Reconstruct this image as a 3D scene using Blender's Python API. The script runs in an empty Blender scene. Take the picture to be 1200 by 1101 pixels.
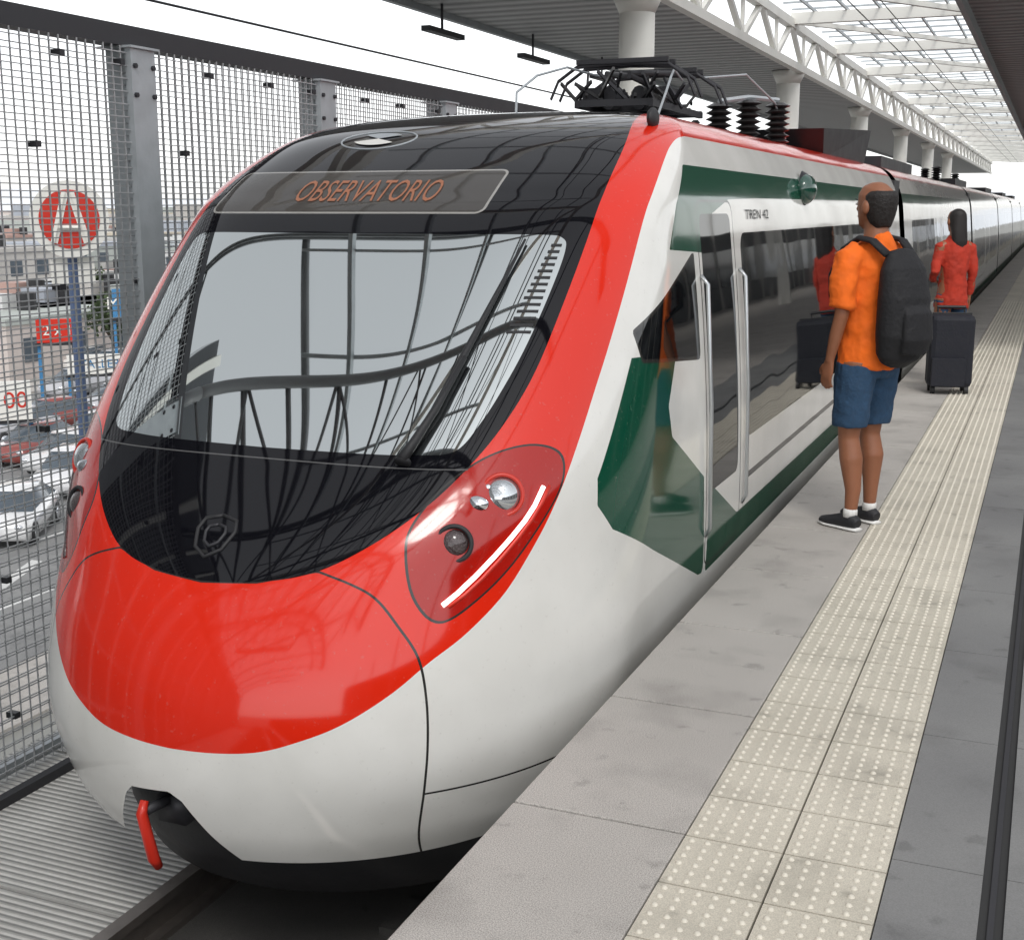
import bpy, bmesh, math, random
import numpy as np
from mathutils import Vector, Matrix
random.seed(7)
sc=bpy.context.scene
R=math.radians
# ------------------------------------------------------------------ materials
def newmat(name):
    m=bpy.data.materials.new(name);m.use_nodes=True
    return m,m.node_tree,m.node_tree.nodes['Principled BSDF']
def mat(name,col,rough=.5,metal=0,var=.15,scale=6,bump=0,bscale=40,coat=0,emis=None,estr=0,spec=.5):
    m,nt,b=newmat(name);L=nt.links;N=nt.nodes
    tc=N.new('ShaderNodeTexCoord');nz=N.new('ShaderNodeTexNoise');nz.inputs['Scale'].default_value=scale;nz.inputs['Detail'].default_value=5
    L.new(tc.outputs['Object'],nz.inputs['Vector'])
    mx=N.new('ShaderNodeMix');mx.data_type='RGBA'
    mx.inputs['A'].default_value=(*[c*(1-var) for c in col],1);mx.inputs['B'].default_value=(*[min(1,c*(1+var)) for c in col],1)
    L.new(nz.outputs['Fac'],mx.inputs['Factor']);L.new(mx.outputs['Result'],b.inputs['Base Color'])
    mr=N.new('ShaderNodeMapRange');mr.inputs['To Min'].default_value=max(.02,rough*.8);mr.inputs['To Max'].default_value=min(1,rough*1.2)
    L.new(nz.outputs['Fac'],mr.inputs['Value']);L.new(mr.outputs['Result'],b.inputs['Roughness'])
    b.inputs['Metallic'].default_value=metal;b.inputs['Coat Weight'].default_value=coat;b.inputs['Specular IOR Level'].default_value=spec
    if bump:
        n2=N.new('ShaderNodeTexNoise');n2.inputs['Scale'].default_value=bscale;n2.inputs['Detail'].default_value=4
        bp=N.new('ShaderNodeBump');bp.inputs['Strength'].default_value=bump;bp.inputs['Distance'].default_value=.01
        L.new(tc.outputs['Object'],n2.inputs['Vector']);L.new(n2.outputs['Fac'],bp.inputs['Height']);L.new(bp.outputs[0],b.inputs['Normal'])
    if emis:
        b.inputs['Emission Color'].default_value=(*emis,1);b.inputs['Emission Strength'].default_value=estr
    return m
M={}
M['steel']=mat('galvanised_steel',(.42,.45,.47),.5,.2,.2,9,.1)
M['wire']=mat('wire_steel',(.42,.43,.44),.5,.2,.1)
M['ribsteel']=mat('rib_steel',(.16,.165,.17),.5,.2)
M['darksteel']=mat('dark_steel',(.04,.04,.045),.5,.3)
M['black']=mat('black_rubber',(.018,.018,.02),.55,0,.3,8,.15)
M['whitepaint']=mat('white_steel_paint',(.80,.79,.74),.45,0,.06,3)
M['rail']=mat('rail_steel',(.3,.27,.25),.35,.8,.2,20)
M['chrome']=mat('chrome',(.8,.82,.85),.06,1,.03)
M['handle']=mat('brushed_handle',(.5,.52,.53),.3,.8,.1)
M['lens']=mat('lens_glass',(.55,.58,.6),.03,.8,.1,30,0,40,1)
M['lens2']=mat('dark_lens',(.07,.05,.05),.08,.2,.3,60,.8,120,1)
M['led']=mat('led_strip',(.9,.9,.9),.3,emis=(1,.97,.92),estr=2.2)
M['ledtext']=mat('led_text',(.22,.09,.05),.4,emis=(1,.34,.14),estr=.15)
M['orange_shirt']=mat('orange_cotton',(.86,.15,.008),.85,0,.12,14,.5,30)
M['redorange']=mat('red_cotton',(.42,.03,.012),.85,0,.2,10,.5,30)
M['denim']=mat('denim',(.022,.06,.12),.9,0,.35,40,.5,60)
M['pack']=mat('nylon_black',(.008,.008,.010),.75,0,.3,20,.5,50)
M['skin']=mat('skin',(.27,.105,.052),.5,0,.12,12,.1,60)
M['hair']=mat('hair',(.012,.009,.008),.6,0,.3,60,.6,90)
M['shoe']=mat('shoe_black',(.015,.015,.018),.6,0,.2)
M['sole']=mat('shoe_sole',(.75,.74,.72),.6,0,.1)
M['eye']=mat('eye_white',(.8,.8,.78),.2)
M['pupil']=mat('pupil',(.02,.015,.01),.1)
M['lip']=mat('lips',(.32,.1,.08),.4)
M['red']=mat('red_paint',(.6,.03,.015),.3,0,.1)
M['ceram']=mat('brown_insulator',(.03,.028,.028),.3,0,.2)
M['navy']=mat('suitcase_fabric',(.010,.011,.018),.75,0,.3,20,.4,50)
def concrete(name,c1,c2,speck=.5,rough=.75,bump=.08,stain=True):
    m,nt,b=newmat(name);L=nt.links;N=nt.nodes
    tc=N.new('ShaderNodeTexCoord')
    def nz(s,d=6):
        n=N.new('ShaderNodeTexNoise');n.inputs['Scale'].default_value=s;n.inputs['Detail'].default_value=d;L.new(tc.outputs['Object'],n.inputs['Vector']);return n
    big=nz(1.1);fine=nz(290,4)
    cr=N.new('ShaderNodeValToRGB');cr.color_ramp.elements[0].position=.3;cr.color_ramp.elements[1].position=.7
    cr.color_ramp.elements[0].color=(*c1,1);cr.color_ramp.elements[1].color=(*c2,1)
    L.new(big.outputs['Fac'],cr.inputs[0])
    sp=N.new('ShaderNodeMapRange');sp.inputs['From Min'].default_value=.35;sp.inputs['From Max'].default_value=.65;sp.inputs['To Min'].default_value=1-speck*.5;sp.inputs['To Max'].default_value=1+speck*.25
    L.new(fine.outputs['Fac'],sp.inputs['Value'])
    mul=N.new('ShaderNodeVectorMath');mul.operation='MULTIPLY'
    L.new(cr.outputs[0],mul.inputs[0]);L.new(sp.outputs[0],mul.inputs[1])
    last=mul.outputs[0]
    if stain:
        for sc_,lo,hi,am in ((3.2,.52,.72,.78),(9,.62,.70,.76)):
            st=nz(sc_,8);ms=N.new('ShaderNodeMapRange');ms.inputs['From Min'].default_value=lo;ms.inputs['From Max'].default_value=hi;ms.inputs['To Min'].default_value=1;ms.inputs['To Max'].default_value=am
            L.new(st.outputs['Fac'],ms.inputs['Value']);m2=N.new('ShaderNodeVectorMath');m2.operation='MULTIPLY';L.new(last,m2.inputs[0]);L.new(ms.outputs[0],m2.inputs[1]);last=m2.outputs[0]
    L.new(last,b.inputs['Base Color']);b.inputs['Roughness'].default_value=rough
    bp=N.new('ShaderNodeBump');bp.inputs['Strength'].default_value=bump;bp.inputs['Distance'].default_value=.003
    L.new(fine.outputs['Fac'],bp.inputs['Height']);L.new(bp.outputs[0],b.inputs['Normal'])
    return m
M['slab']=concrete('platform_concrete',(.42,.395,.365),(.52,.49,.455),.9)
M['tile']=concrete('tactile_tile',(.54,.50,.415),(.64,.595,.50),.4,.6)
M['dome']=mat('tactile_dome',(.66,.62,.53),.6,0,.1)
M['band']=concrete('grey_floor',(.18,.18,.18),(.24,.24,.235),.3,.5)
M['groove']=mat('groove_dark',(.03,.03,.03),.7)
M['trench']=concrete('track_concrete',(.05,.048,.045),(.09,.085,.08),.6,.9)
M['deckwhite']=concrete('deck_white',(.55,.55,.54),(.68,.68,.66),.3)
M['asphalt']=concrete('asphalt',(.2,.2,.2),(.26,.26,.255),.3,.9)
# ------------------------------------------------------------------ mesh builder
class MB:
    def __init__(s): s.v=[];s.f=[];s.m=[];s.mats=[]
    def mi(s,m):
        if m not in s.mats: s.mats.append(m)
        return s.mats.index(m)
    def add(s,vs,fs,m):
        o=len(s.v);k=s.mi(m)
        s.v+= [tuple(v) for v in vs]
        for f in fs: s.f.append(tuple(i+o for i in f));s.m.append(k)
    def box(s,x0,x1,y0,y1,z0,z1,m):
        s.add([(x0,y0,z0),(x1,y0,z0),(x1,y1,z0),(x0,y1,z0),(x0,y0,z1),(x1,y0,z1),(x1,y1,z1),(x0,y1,z1)],
              [(0,3,2,1),(4,5,6,7),(0,1,5,4),(1,2,6,5),(2,3,7,6),(3,0,4,7)],m)
    def beam(s,p,q,w,h,m):
        p=Vector(p);q=Vector(q);d=(q-p).normalized();up=Vector((0,0,1)) if abs(d.z)<.95 else Vector((0,1,0))
        a=d.cross(up).normalized()*w/2;b=a.cross(d).normalized()*h/2
        vs=[p-a-b,p+a-b,p+a+b,p-a+b,q-a-b,q+a-b,q+a+b,q-a+b]
        s.add(vs,[(0,1,2,3),(7,6,5,4),(0,4,5,1),(1,5,6,2),(2,6,7,3),(3,7,4,0)],m)
    def tube(s,path,rad,m,seg=10,ref=None,cap=True):
        path=[Vector(p) for p in path];n=len(path);vs=[];fs=[]
        if not isinstance(rad,(list,tuple)): rad=[rad]*n
        rad=[r if isinstance(r,(tuple,list)) else (r,r) for r in rad]
        pa=None
        for i in range(n):
            d=(path[min(i+1,n-1)]-path[max(i-1,0)]).normalized()
            if pa is None:
                r0=Vector(ref) if ref else (Vector((1,0,0)) if abs(d.x)<.9 else Vector((0,1,0)))
            else: r0=pa
            a=(r0-d*r0.dot(d)).normalized();pa=a;b=d.cross(a)
            for k in range(seg):
                t=2*math.pi*k/seg
                vs.append(path[i]+a*math.cos(t)*rad[i][0]+b*math.sin(t)*rad[i][1])
        for i in range(n-1):
            for k in range(seg):
                k2=(k+1)%seg;fs.append((i*seg+k,i*seg+k2,(i+1)*seg+k2,(i+1)*seg+k))
        if cap: fs.append(tuple(reversed(range(seg))));fs.append(tuple((n-1)*seg+k for k in range(seg)))
        s.add(vs,fs,m)
    def ell(s,c,r,m,seg=16,rings=10,rot=None):
        vs=[];fs=[]
        for i in range(rings+1):
            th=math.pi*i/rings
            for k in range(seg):
                ph=2*math.pi*k/seg
                v=Vector((r[0]*math.sin(th)*math.cos(ph),r[1]*math.sin(th)*math.sin(ph),r[2]*math.cos(th)))
                if rot: v=rot@v
                vs.append(Vector(c)+v)
        for i in range(rings):
            for k in range(seg):
                k2=(k+1)%seg;fs.append((i*seg+k,(i+1)*seg+k,(i+1)*seg+k2,i*seg+k2))
        s.add(vs,fs,m)
    def xf(s,start,fn):
        for i in range(start,len(s.v)): s.v[i]=fn(s.v[i])
    def obj(s,name,parent=None,smooth=False,angle=None,bevel=0):
        me=bpy.data.meshes.new(name);me.from_pydata(s.v,[],s.f);me.update()
        for m in s.mats: me.materials.append(M[m] if isinstance(m,str) else m)
        me.polygons.foreach_set('material_index',s.m)
        if smooth: me.polygons.foreach_set('use_smooth',[True]*len(me.polygons))
        o=bpy.data.objects.new(name,me);sc.collection.objects.link(o)
        if parent: o.parent=parent
        if bevel:
            b=o.modifiers.new('b','BEVEL');b.width=bevel;b.segments=2;b.limit_method='ANGLE'
        return o
def empty(name,loc=(0,0,0),rotz=0):
    e=bpy.data.objects.new(name,None);sc.collection.objects.link(e);e.location=loc;e.rotation_euler=(0,0,rotz);return e
# ------------------------------------------------------------------ train surface
XC=-2.72
T=np.array([(-.62,1.12,3.52,1.25,2.0),(-.45,1.19,3.44,1.28,2.0),(-.2,1.25,3.40,1.3,2.0),(.1,1.27,3.45,1.34,2.0),(.41,1.27,3.64,1.28,2.4),(.76,1.26,4.0,1.02,4.0),
(1.2,1.23,4.46,.78,5.0),(1.63,1.185,4.92,.6,6.0),(1.78,1.165,5.13,.52,6.0),(1.92,1.125,5.38,.48,5.0),(2.05,1.05,5.66,.45,4.0),(2.13,.95,5.95,.4,3.0),(2.18,.78,6.25,.4,2.5),(2.21,.5,6.6,.4,2.0),(2.225,.001,7.0,.4,2.0)])
def cr(ts,tab):
    n=len(tab);out=[]
    for t in ts:
        i=min(int(t),n-2);f=t-i
        p0=tab[max(i-1,0)];p1=tab[i];p2=tab[i+1];p3=tab[min(i+2,n-1)]
        out.append(.5*((2*p1)+(-p0+p2)*f+(2*p0-5*p1+4*p2-p3)*f*f+(-p0+3*p1-3*p2+p3)*f**3))
    return np.array(out)
fine=cr(np.linspace(0,len(T)-1,2000),T)
farc=np.concatenate([[0],np.cumsum(np.hypot(np.diff(fine[:,2]),np.diff(fine[:,0])))])
def rowat(A): return [np.interp(A,farc,fine[:,i]) for i in range(5)]
tt=np.linspace(0,math.pi/2,500)
def contour(A,yend=14.2):
    z,w,y0,d,a=rowat(A)
    w=max(w,.001);a=max(a,1.8)
    x=w*np.sin(tt)**(2/a);y=y0+d*(1-np.cos(tt))
    s=np.concatenate([[0],np.cumsum(np.hypot(np.diff(x),np.diff(y)))])
    return z,w,y0+d,x,y,s
def P(q,A):
    z,w,ye,x,y,s=contour(A);sg=-1 if q<0 else 1;q=abs(q)
    if q<=s[-1]: px=np.interp(q,s,x);py=np.interp(q,s,y)
    else: px=w;py=ye+q-s[-1]
    return Vector((XC+sg*px,py,z))
def PN(q,A):
    e=.01;dq=P(q+e,A)-P(q-e,A);dA=P(q,A+e)-P(q,A-e)
    return P(q,A),dq.cross(dA).normalized()
def sdpoly(Pt,V):
    V=np.array(V,float);n=len(V);d=np.full(len(Pt),1e9);sgn=np.ones(len(Pt))
    for i in range(n):
        j=i-1;e=V[j]-V[i];w=Pt-V[i]
        t=np.clip((w@e)/max(e@e,1e-12),0,1);b=w-t[:,None]*e
        d=np.minimum(d,(b**2).sum(1))
        c1=Pt[:,1]>=V[i,1];c2=Pt[:,1]<V[j,1];c3=e[0]*w[:,1]>e[1]*w[:,0]
        fl=(c1&c2&c3)|(~c1&~c2&~c3);sgn[fl]*=-1
    return sgn*np.sqrt(d)
def rrect(Pt,x0,x1,y0,y1,r):
    c=np.array([(x0+x1)/2,(y0+y1)/2]);h=np.array([(x1-x0)/2-r,(y1-y0)/2-r])
    k=np.abs(Pt-c)-h
    return np.hypot(np.maximum(k[:,0],0),np.maximum(k[:,1],0))+np.minimum(np.maximum(k[:,0],k[:,1]),0)-r
c=lambda L:[(a/100,b/100) for a,b in L]
def sp(L,pre=(),post=(),n=5,closed=False):
    Lp=np.array(L,float);out=[]
    m=len(Lp)
    rng=range(m) if closed else range(m-1)
    for i in rng:
        p1=Lp[i];p2=Lp[(i+1)%m]
        p0=Lp[(i-1)%m] if (closed or i>0) else p1
        p3=Lp[(i+2)%m] if (closed or i<m-2) else p2
        for k in range(n):
            f=k/n;out.append(.5*((2*p1)+(-p0+p2)*f+(2*p0-5*p1+4*p2-p3)*f*f+(-p0+3*p1-3*p2+p3)*f**3))
    if not closed: out.append(Lp[-1])
    return c(list(pre)+[tuple(o) for o in out]+list(post))
MASK=sp([(0,110),(22,112),(43,118),(60,131),(74,148),(84,166),(91,184),(96,207),(98,236),(99,282),(97,320),(93,360),(86,395),(82,420)],[(-50,110)],[(84,440),(95,448),(120,450),(1600,450),(1600,900),(-50,900)])
RED=sp([(0,50),(17,50.5),(33,52),(46,55.5),(62,61.5),(78,71),(90,81),(103,91),(115,106),(122,128),(125,150),(126,175),(126,201),(126,224),(125,266),(122,314),(119,345),(119,358),(122,367),(130,371)],[(-50,50)],[(1600,371),(1600,900),(-50,900)])
GLASS=sp([(40,169.5),(62,170.2),(77,172.5),(83,186),(87,204),(90,225),(92,254),(92,275),(89,282),(80,284),(40,284)],[(-50,169),(0,169)],[(0,284),(-50,284)])
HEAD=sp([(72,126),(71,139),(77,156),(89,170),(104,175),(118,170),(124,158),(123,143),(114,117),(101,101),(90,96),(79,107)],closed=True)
NOSE=sp([(43,118),(56,113),(66,107),(76,96),(86,83),(91,68),(92.5,52),(91,35),(86,12),(84,-10)],[(-50,110),(0,110),(22,112)],[(84,-40),(-50,-40)])
DISP=(-.90,.50,2.97,3.32)
NOTCH=c([(-40,-30),(-36,5),(-24,27),(-20,31),(-2,33),(3,30),(20,4),(24,-30)])
def attrs(q,sq,A,Y,Z,car2=False):
    F=np.stack([q,A],1);S=np.stack([Y,Z],1);FS=np.stack([sq,A],1)
    side=(1.14-q)
    d={}
    d['s_mask']=sdpoly(F,MASK);d['s_red']=sdpoly(F,RED)
    d['s_glass']=sdpoly(F,GLASS)
    big=np.full(len(q),1.0)
    d['a_q']=q;d['a_A']=A
    if not car2:
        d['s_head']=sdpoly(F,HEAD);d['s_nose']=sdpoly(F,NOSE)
        g1=sdpoly(S,c([(580,190),(1400,188),(1400,178),(720,176),(655,175),(618,168),(600,150),(540,153),(556,172)]))
        g2=sdpoly(S,c([(488,112),(540,110),(524,88),(528,74),(583,46),(587,-2),(578,-1),(499,31),(458,49),(449,60),(451,70)]))
        g3=sdpoly(S,c([(592,42),(655,13),(1500,9),(1500,-3),(592,-3)]))
        d['s_green']=np.maximum(np.minimum(np.minimum(g1,g2),g3),side)
        cw=sdpoly(S,c([(577,149),(578,104),(497,111),(495,121)]))-.012
        dw=rrect(S,5.93,6.54,.36,1.68,.05)
        win=rrect(S,6.74,13.3,.5,1.58,.09)
        line=rrect(S,6.75,13.95,.27,.305,.01)
        d['s_win']=np.maximum(np.minimum(np.minimum(cw,dw),np.minimum(win,line)),side)
        d['s_cw']=np.maximum(cw,side)
        d['s_door']=np.maximum(rrect(S,5.88,6.60,.0,1.74,.08),side)
        d['s_disp']=rrect(FS,*DISP[:2],*DISP[2:],.04)
        d['s_notch']=sdpoly(FS,NOTCH)
    else:
        d['s_head']=big;d['s_nose']=big;d['s_cw']=big
        g1=rrect(S,-1,20,1.77,1.87,.01);g3=rrect(S,-1,20,-.03,.09,.01)
        d['s_green']=np.minimum(g1,g3)
        w1=rrect(S,.8,4.6,.5,1.58,.09);w2=rrect(S,6.9,10.7,.5,1.58,.09);dr=rrect(S,5.05,5.7,.45,1.58,.05);dr2=rrect(S,5.8,6.45,.45,1.58,.05)
        d['s_win']=np.minimum(np.minimum(w1,w2),np.minimum(np.minimum(dr,dr2),rrect(S,.3,4.7,.27,.305,.01)))
        d['s_door']=rrect(S,4.9,6.6,0,1.75,.05)
        d['s_disp']=big;d['s_notch']=big
    return d
ATT=['s_mask','s_red','s_glass','s_head','s_nose','s_cw','s_green','s_win','s_door','s_disp','s_notch','a_q','a_A']
def trainmat(notch):
    m,nt,b=newmat('train_paint');L=nt.links;N=nt.nodes
    cache={}
    def att(n):
        if n not in cache:
            a=N.new('ShaderNodeAttribute');a.attribute_name=n;cache[n]=a.outputs['Fac']
        return cache[n]
    def mth(op,a,bb=None):
        x=N.new('ShaderNodeMath');x.operation=op
        for i,v in enumerate((a,bb)):
            if v is None: continue
            if isinstance(v,(int,float)): x.inputs[i].default_value=v
            else: L.new(v,x.inputs[i])
        return x.outputs[0]
    def lt(n,th=0.0): return mth('LESS_THAN',att(n),th)
    def ln(n,hw,off=0.0): return mth('LESS_THAN',mth('ABSOLUTE',mth('SUBTRACT',att(n),off)),hw)
    def AND(a,bb): return mth('MULTIPLY',a,bb)
    def OR(*a):
        r=a[0]
        for k in a[1:]: r=mth('MAXIMUM',r,k)
        return r
    def gt(n,th): return mth('GREATER_THAN',att(n),th)
    def mx(A,B,f):
        x=N.new('ShaderNodeMix');x.data_type='RGBA'
        for k,v in (('A',A),('B',B)):
            if isinstance(v,tuple): x.inputs[k].default_value=(*v,1)
            else: L.new(v,x.inputs[k])
        L.new(f,x.inputs['Factor']);return x.outputs['Result']
    tc=N.new('ShaderNodeTexCoord')
    nz=N.new('ShaderNodeTexNoise');nz.inputs['Scale'].default_value=2.5;nz.inputs['Detail'].default_value=8;L.new(tc.outputs['Object'],nz.inputs['Vector'])
    white=N.new('ShaderNodeValToRGB');white.color_ramp.elements[0].position=.35;white.color_ramp.elements[1].position=.65
    white.color_ramp.elements[0].color=(.71,.70,.66,1);white.color_ramp.elements[1].color=(.79,.78,.74,1);L.new(nz.outputs['Fac'],white.inputs[0])
    dz=N.new('ShaderNodeTexNoise');dz.inputs['Scale'].default_value=55;dz.inputs['Detail'].default_value=4;L.new(tc.outputs['Object'],dz.inputs['Vector'])
    ds=N.new('ShaderNodeMapRange');ds.inputs['From Min'].default_value=.64;ds.inputs['From Max'].default_value=.76;ds.inputs['To Max'].default_value=.18;L.new(dz.outputs['Fac'],ds.inputs['Value'])
    col=mx(white.outputs[0],(.72,.022,.006),lt('s_red'))
    col=mx(col,(.40,.009,.004),lt('s_head'))  # darker red painted in as the shade of the headlamp recess
    col=mx(col,(.004,.07,.038),lt('s_green'))
    col=mx(col,(.35,.32,.28),ds.outputs[0])
    col=mx(col,(.004,.004,.006),lt('s_mask'))
    col=mx(col,(.075,.07,.065),lt('s_disp'))
    col=mx(col,(.004,.005,.006),lt('s_win'))
    seam=OR(AND(ln('s_nose',.0045),gt('s_mask',-.003)),ln('s_head',.005),AND(ln('a_A',.004,.33),gt('s_nose',0.0)),ln('s_door',.006),ln('s_cw',.008))
    col=mx(col,(.03,.028,.026),seam)
    lseam=AND(ln('a_A',.003,1.645),lt('a_q',.84))
    col=mx(col,(.10,.10,.10),lseam)
    col=mx(col,(.36,.35,.33),ln('s_disp',.006))
    L.new(col,b.inputs['Base Color'])
    dark=OR(lt('s_mask'),lt('s_win'))
    rr=N.new('ShaderNodeMapRange');rr.inputs['To Min'].default_value=.06;rr.inputs['To Max'].default_value=.13
    L.new(nz.outputs['Fac'],rr.inputs['Value'])
    rm=N.new('ShaderNodeMix');rm.data_type='FLOAT';L.new(dark,rm.inputs['Factor']);L.new(rr.outputs[0],rm.inputs['A']);rm.inputs['B'].default_value=.03
    L.new(rm.outputs['Result'],b.inputs['Roughness'])
    L.new(mth('SUBTRACT',.2,mth('MULTIPLY',dark,.2)),b.inputs['Coat Weight']);b.inputs['Coat Roughness'].default_value=.03
    L.new(mth('SUBTRACT',.5,mth('MULTIPLY',lt('s_mask'),.12)),b.inputs['Specular IOR Level'])
    wn=N.new('ShaderNodeTexNoise');wn.inputs['Scale'].default_value=1.3;wn.inputs['Detail'].default_value=1;L.new(tc.outputs['Object'],wn.inputs['Vector'])
    bp=N.new('ShaderNodeBump');bp.inputs['Strength'].default_value=.2;bp.inputs['Distance'].default_value=.02;L.new(wn.outputs['Fac'],bp.inputs['Height']);L.new(bp.outputs[0],b.inputs['Normal'])
    gl=N.new('ShaderNodeBsdfGlossy');gl.inputs['Roughness'].default_value=.015;gl.inputs['Color'].default_value=(.88,.93,.92,1)
    lw=N.new('ShaderNodeLayerWeight');lw.inputs['Blend'].default_value=.5
    gr=N.new('ShaderNodeMapRange');gr.inputs['To Min'].default_value=.64;gr.inputs['To Max'].default_value=.88;L.new(lw.outputs['Facing'],gr.inputs['Value'])
    ms=N.new('ShaderNodeMixShader');L.new(mth('MULTIPLY',lt('s_glass',-.004),gr.outputs[0]),ms.inputs[0]);L.new(b.outputs[0],ms.inputs[1]);L.new(gl.outputs[0],ms.inputs[2])
    last=ms.outputs[0]
    if notch:
        tr=N.new('ShaderNodeBsdfTransparent')
        m3=N.new('ShaderNodeMixShader');L.new(lt('s_notch'),m3.inputs[0]);L.new(last,m3.inputs[1]);L.new(tr.outputs[0],m3.inputs[2]);last=m3.outputs[0]
    L.new(last,N['Material Output'].inputs[0])
    return m
TM=trainmat(False);TMN=trainmat(True)
def gridmesh(name,X,Y,Z,q,sq,A,nr,nc,car2,flip=False):
    me=bpy.data.meshes.new(name)
    vs=np.stack([X,Y,Z],1)
    fs=[];mi=[]
    for r in range(nr-1):
        o=r*nc
        for k in range(nc-1):
            f=(o+k,o+k+1,o+k+1+nc,o+k+nc)
            fs.append(f[::-1] if flip else f)
            mi.append(1 if (not car2 and q[o+k]<.5 and A[o]<.42) else 0)
    me.from_pydata(vs.tolist(),[],fs);me.update()
    d=attrs(q,sq,A,Y,Z,car2)
    for n in ATT:
        a=me.attributes.new(n,'FLOAT','POINT');a.data.foreach_set('value',d[n].astype(np.float32))
    me.polygons.foreach_set('use_smooth',[True]*len(me.polygons))
    me.materials.append(TM);me.materials.append(TMN)
    me.polygons.foreach_set('material_index',mi)
    return me
train=empty('passenger_train')
NR=300;NF=150;NS=250
Arows=np.linspace(.04,farc[-1]-.0005,NR)
Xs=[];Ys=[];Zs=[];Qs=[];As=[]
for A in Arows:
    z,w,ye,x,y,s=contour(A)
    si=np.linspace(0,s[-1],NF);px=np.interp(si,s,x);py=np.interp(si,s,y)
    ys=np.linspace(ye,14.2,NS+1)[1:]
    Xs.append(np.concatenate([px,np.full(NS,w)]));Ys.append(np.concatenate([py,ys]));Zs.append(np.full(NF+NS,z))
    Qs.append(np.concatenate([si,s[-1]+ys-ye]));As.append(np.full(NF+NS,A))
Xs,Ys,Zs,Qs,As=[np.concatenate(v) for v in (Xs,Ys,Zs,Qs,As)]
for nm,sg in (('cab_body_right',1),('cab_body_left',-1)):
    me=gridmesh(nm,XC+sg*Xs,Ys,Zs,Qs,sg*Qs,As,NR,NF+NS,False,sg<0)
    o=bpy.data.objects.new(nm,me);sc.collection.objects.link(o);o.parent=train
Ar2=np.linspace(.04,farc[-1]-.0005,150);ny=150;LC=11.6
X2=[];Y2=[];Z2=[];A2=[]
for A in Ar2:
    z,w,*_=rowat(A);X2.append(np.full(ny,max(w,.001)));Y2.append(np.linspace(0,LC,ny));Z2.append(np.full(ny,z));A2.append(np.full(ny,A))
X2,Y2,Z2,A2=[np.concatenate(v) for v in (X2,Y2,Z2,A2)]
q2=np.full(len(X2),6.0)
cm=[gridmesh('coach_%d'%i,sg*X2,Y2,Z2,q2,q2,A2,150,ny,True,sg<0) for i,sg in enumerate((1,-1))]
for k in range(6):
    for i in (0,1):
        o=bpy.data.objects.new('coach_body_%d_%d'%(k,i),cm[i]);sc.collection.objects.link(o);o.parent=train;o.location=(XC,14.65+k*12.05,0)
b=MB()
for k in range(6):
    y=14.2+k*12.05
    b.box(XC-1.12,XC+1.12,y-.02,y+.47,-.55,2.0,'black')
    for j in range(5): b.tube([(XC+1.12,y+.03+j*.095,-.5),(XC+1.15,y+.03+j*.095,.7),(XC+1.1,y+.03+j*.095,1.7),(XC+.9,y+.03+j*.095,2.0)],.03,'black',6)
b.box(XC-1.1,XC+1.1,5.2,86,-.95,-.55,'black')
b.box(XC-1.19,XC+1.19,6,86,-.56,-.5,'black')
b.obj('gangway_bellows_and_underframe',train)
b=MB();vs=[];fs=[];rowsv=[(-.50,3.76,1.03,1.2),(-.60,3.72,1.06,1.2),(-.72,3.74,1.08,1.2),(-.86,3.8,1.04,1.2),(-.93,3.95,.98,1.2)]
n=41
for z,y0,w,d in rowsv:
    for i in range(n):
        t=-math.pi/2+math.pi*i/(n-1);vs.append((XC+w*math.sin(t),y0+d*(1-math.cos(t)),z))
for r in range(len(rowsv)-1):
    for i in range(n-1): fs.append((r*n+i,r*n+i+1,(r+1)*n+i+1,(r+1)*n+i))
fs.append(tuple(range(4*n,5*n)));b.add(vs,fs,'black')
b.box(XC-.12,XC+.3,3.75,4.2,-.6,-.1,'black')
b.box(XC-.16,XC-.04,3.52,3.8,-.5,-.4,'darksteel')
b.obj('front_valance',train,True)
b=MB();b.tube([(-2.84,3.40,-.36),(-2.84,3.38,-.40),(-2.815,3.40,-.58),(-2.81,3.42,-.62)],[.015,.020,.022,.016],'red',10);b.tube([(-2.84,3.40,-.40),(-2.84,3.6,-.42)],.02,'darksteel',8)
b.obj('tow_hook_handle',train,True)
b=MB()
for sg in (1,-1):
    for (q,A,r,mt) in ((1.00,1.52,.068,'lens'),(.88,1.30,.056,'lens2')):
        p,nn=PN(sg*q,A);f=(nn+Vector((0,-.5,0))).normalized()
        rot=Vector((0,0,1)).rotation_difference(f).to_matrix()
        b.ell(p-f*.025,(r,r,r*.72),mt,24,14,rot)
        ring=[p+rot@Vector((math.cos(t)*(r+.006),math.sin(t)*(r+.006),-.006)) for t in np.linspace(0,2*math.pi,33)]
        b.tube(ring,.009,'black' if mt=='lens2' else 'red',8,cap=False)
        if mt=='lens':
            for dq,dA,rr_ in ((-.085,-.03,.04),(-.07,.045,.022)):
                p2,n2=PN(sg*(q+dq),A+dA);b.ell(p2-n2*.016,(rr_*1.2,rr_*.7,rr_*.8),'chrome',16,10)
    def offs(L,h): 
        out=[]
        for q,A in L:
            p,nn=PN(sg*q,A);out.append(p+nn*h)
        return out
    b.tube(offs([(.905,1.025),(.95,1.07),(1.0,1.135),(1.05,1.215),(1.095,1.30),(1.13,1.38),(1.15,1.45),(1.16,1.54)],.0),.009,'led' if sg>0 else 'lens2',8)
    b.tube(offs([(.93,1.015),(.98,1.06),(1.03,1.12),(1.08,1.20),(1.125,1.29),(1.16,1.38),(1.18,1.46),(1.19,1.54)],-.003),.008,'red',8)
sh=[(0,.09),(.07,.07),(.085,.02),(.06,-.06),(0,-.1),(-.06,-.06),(-.085,.02),(-.07,.07),(0,.09)]
b.obj('headlamps',train,True)
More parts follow.
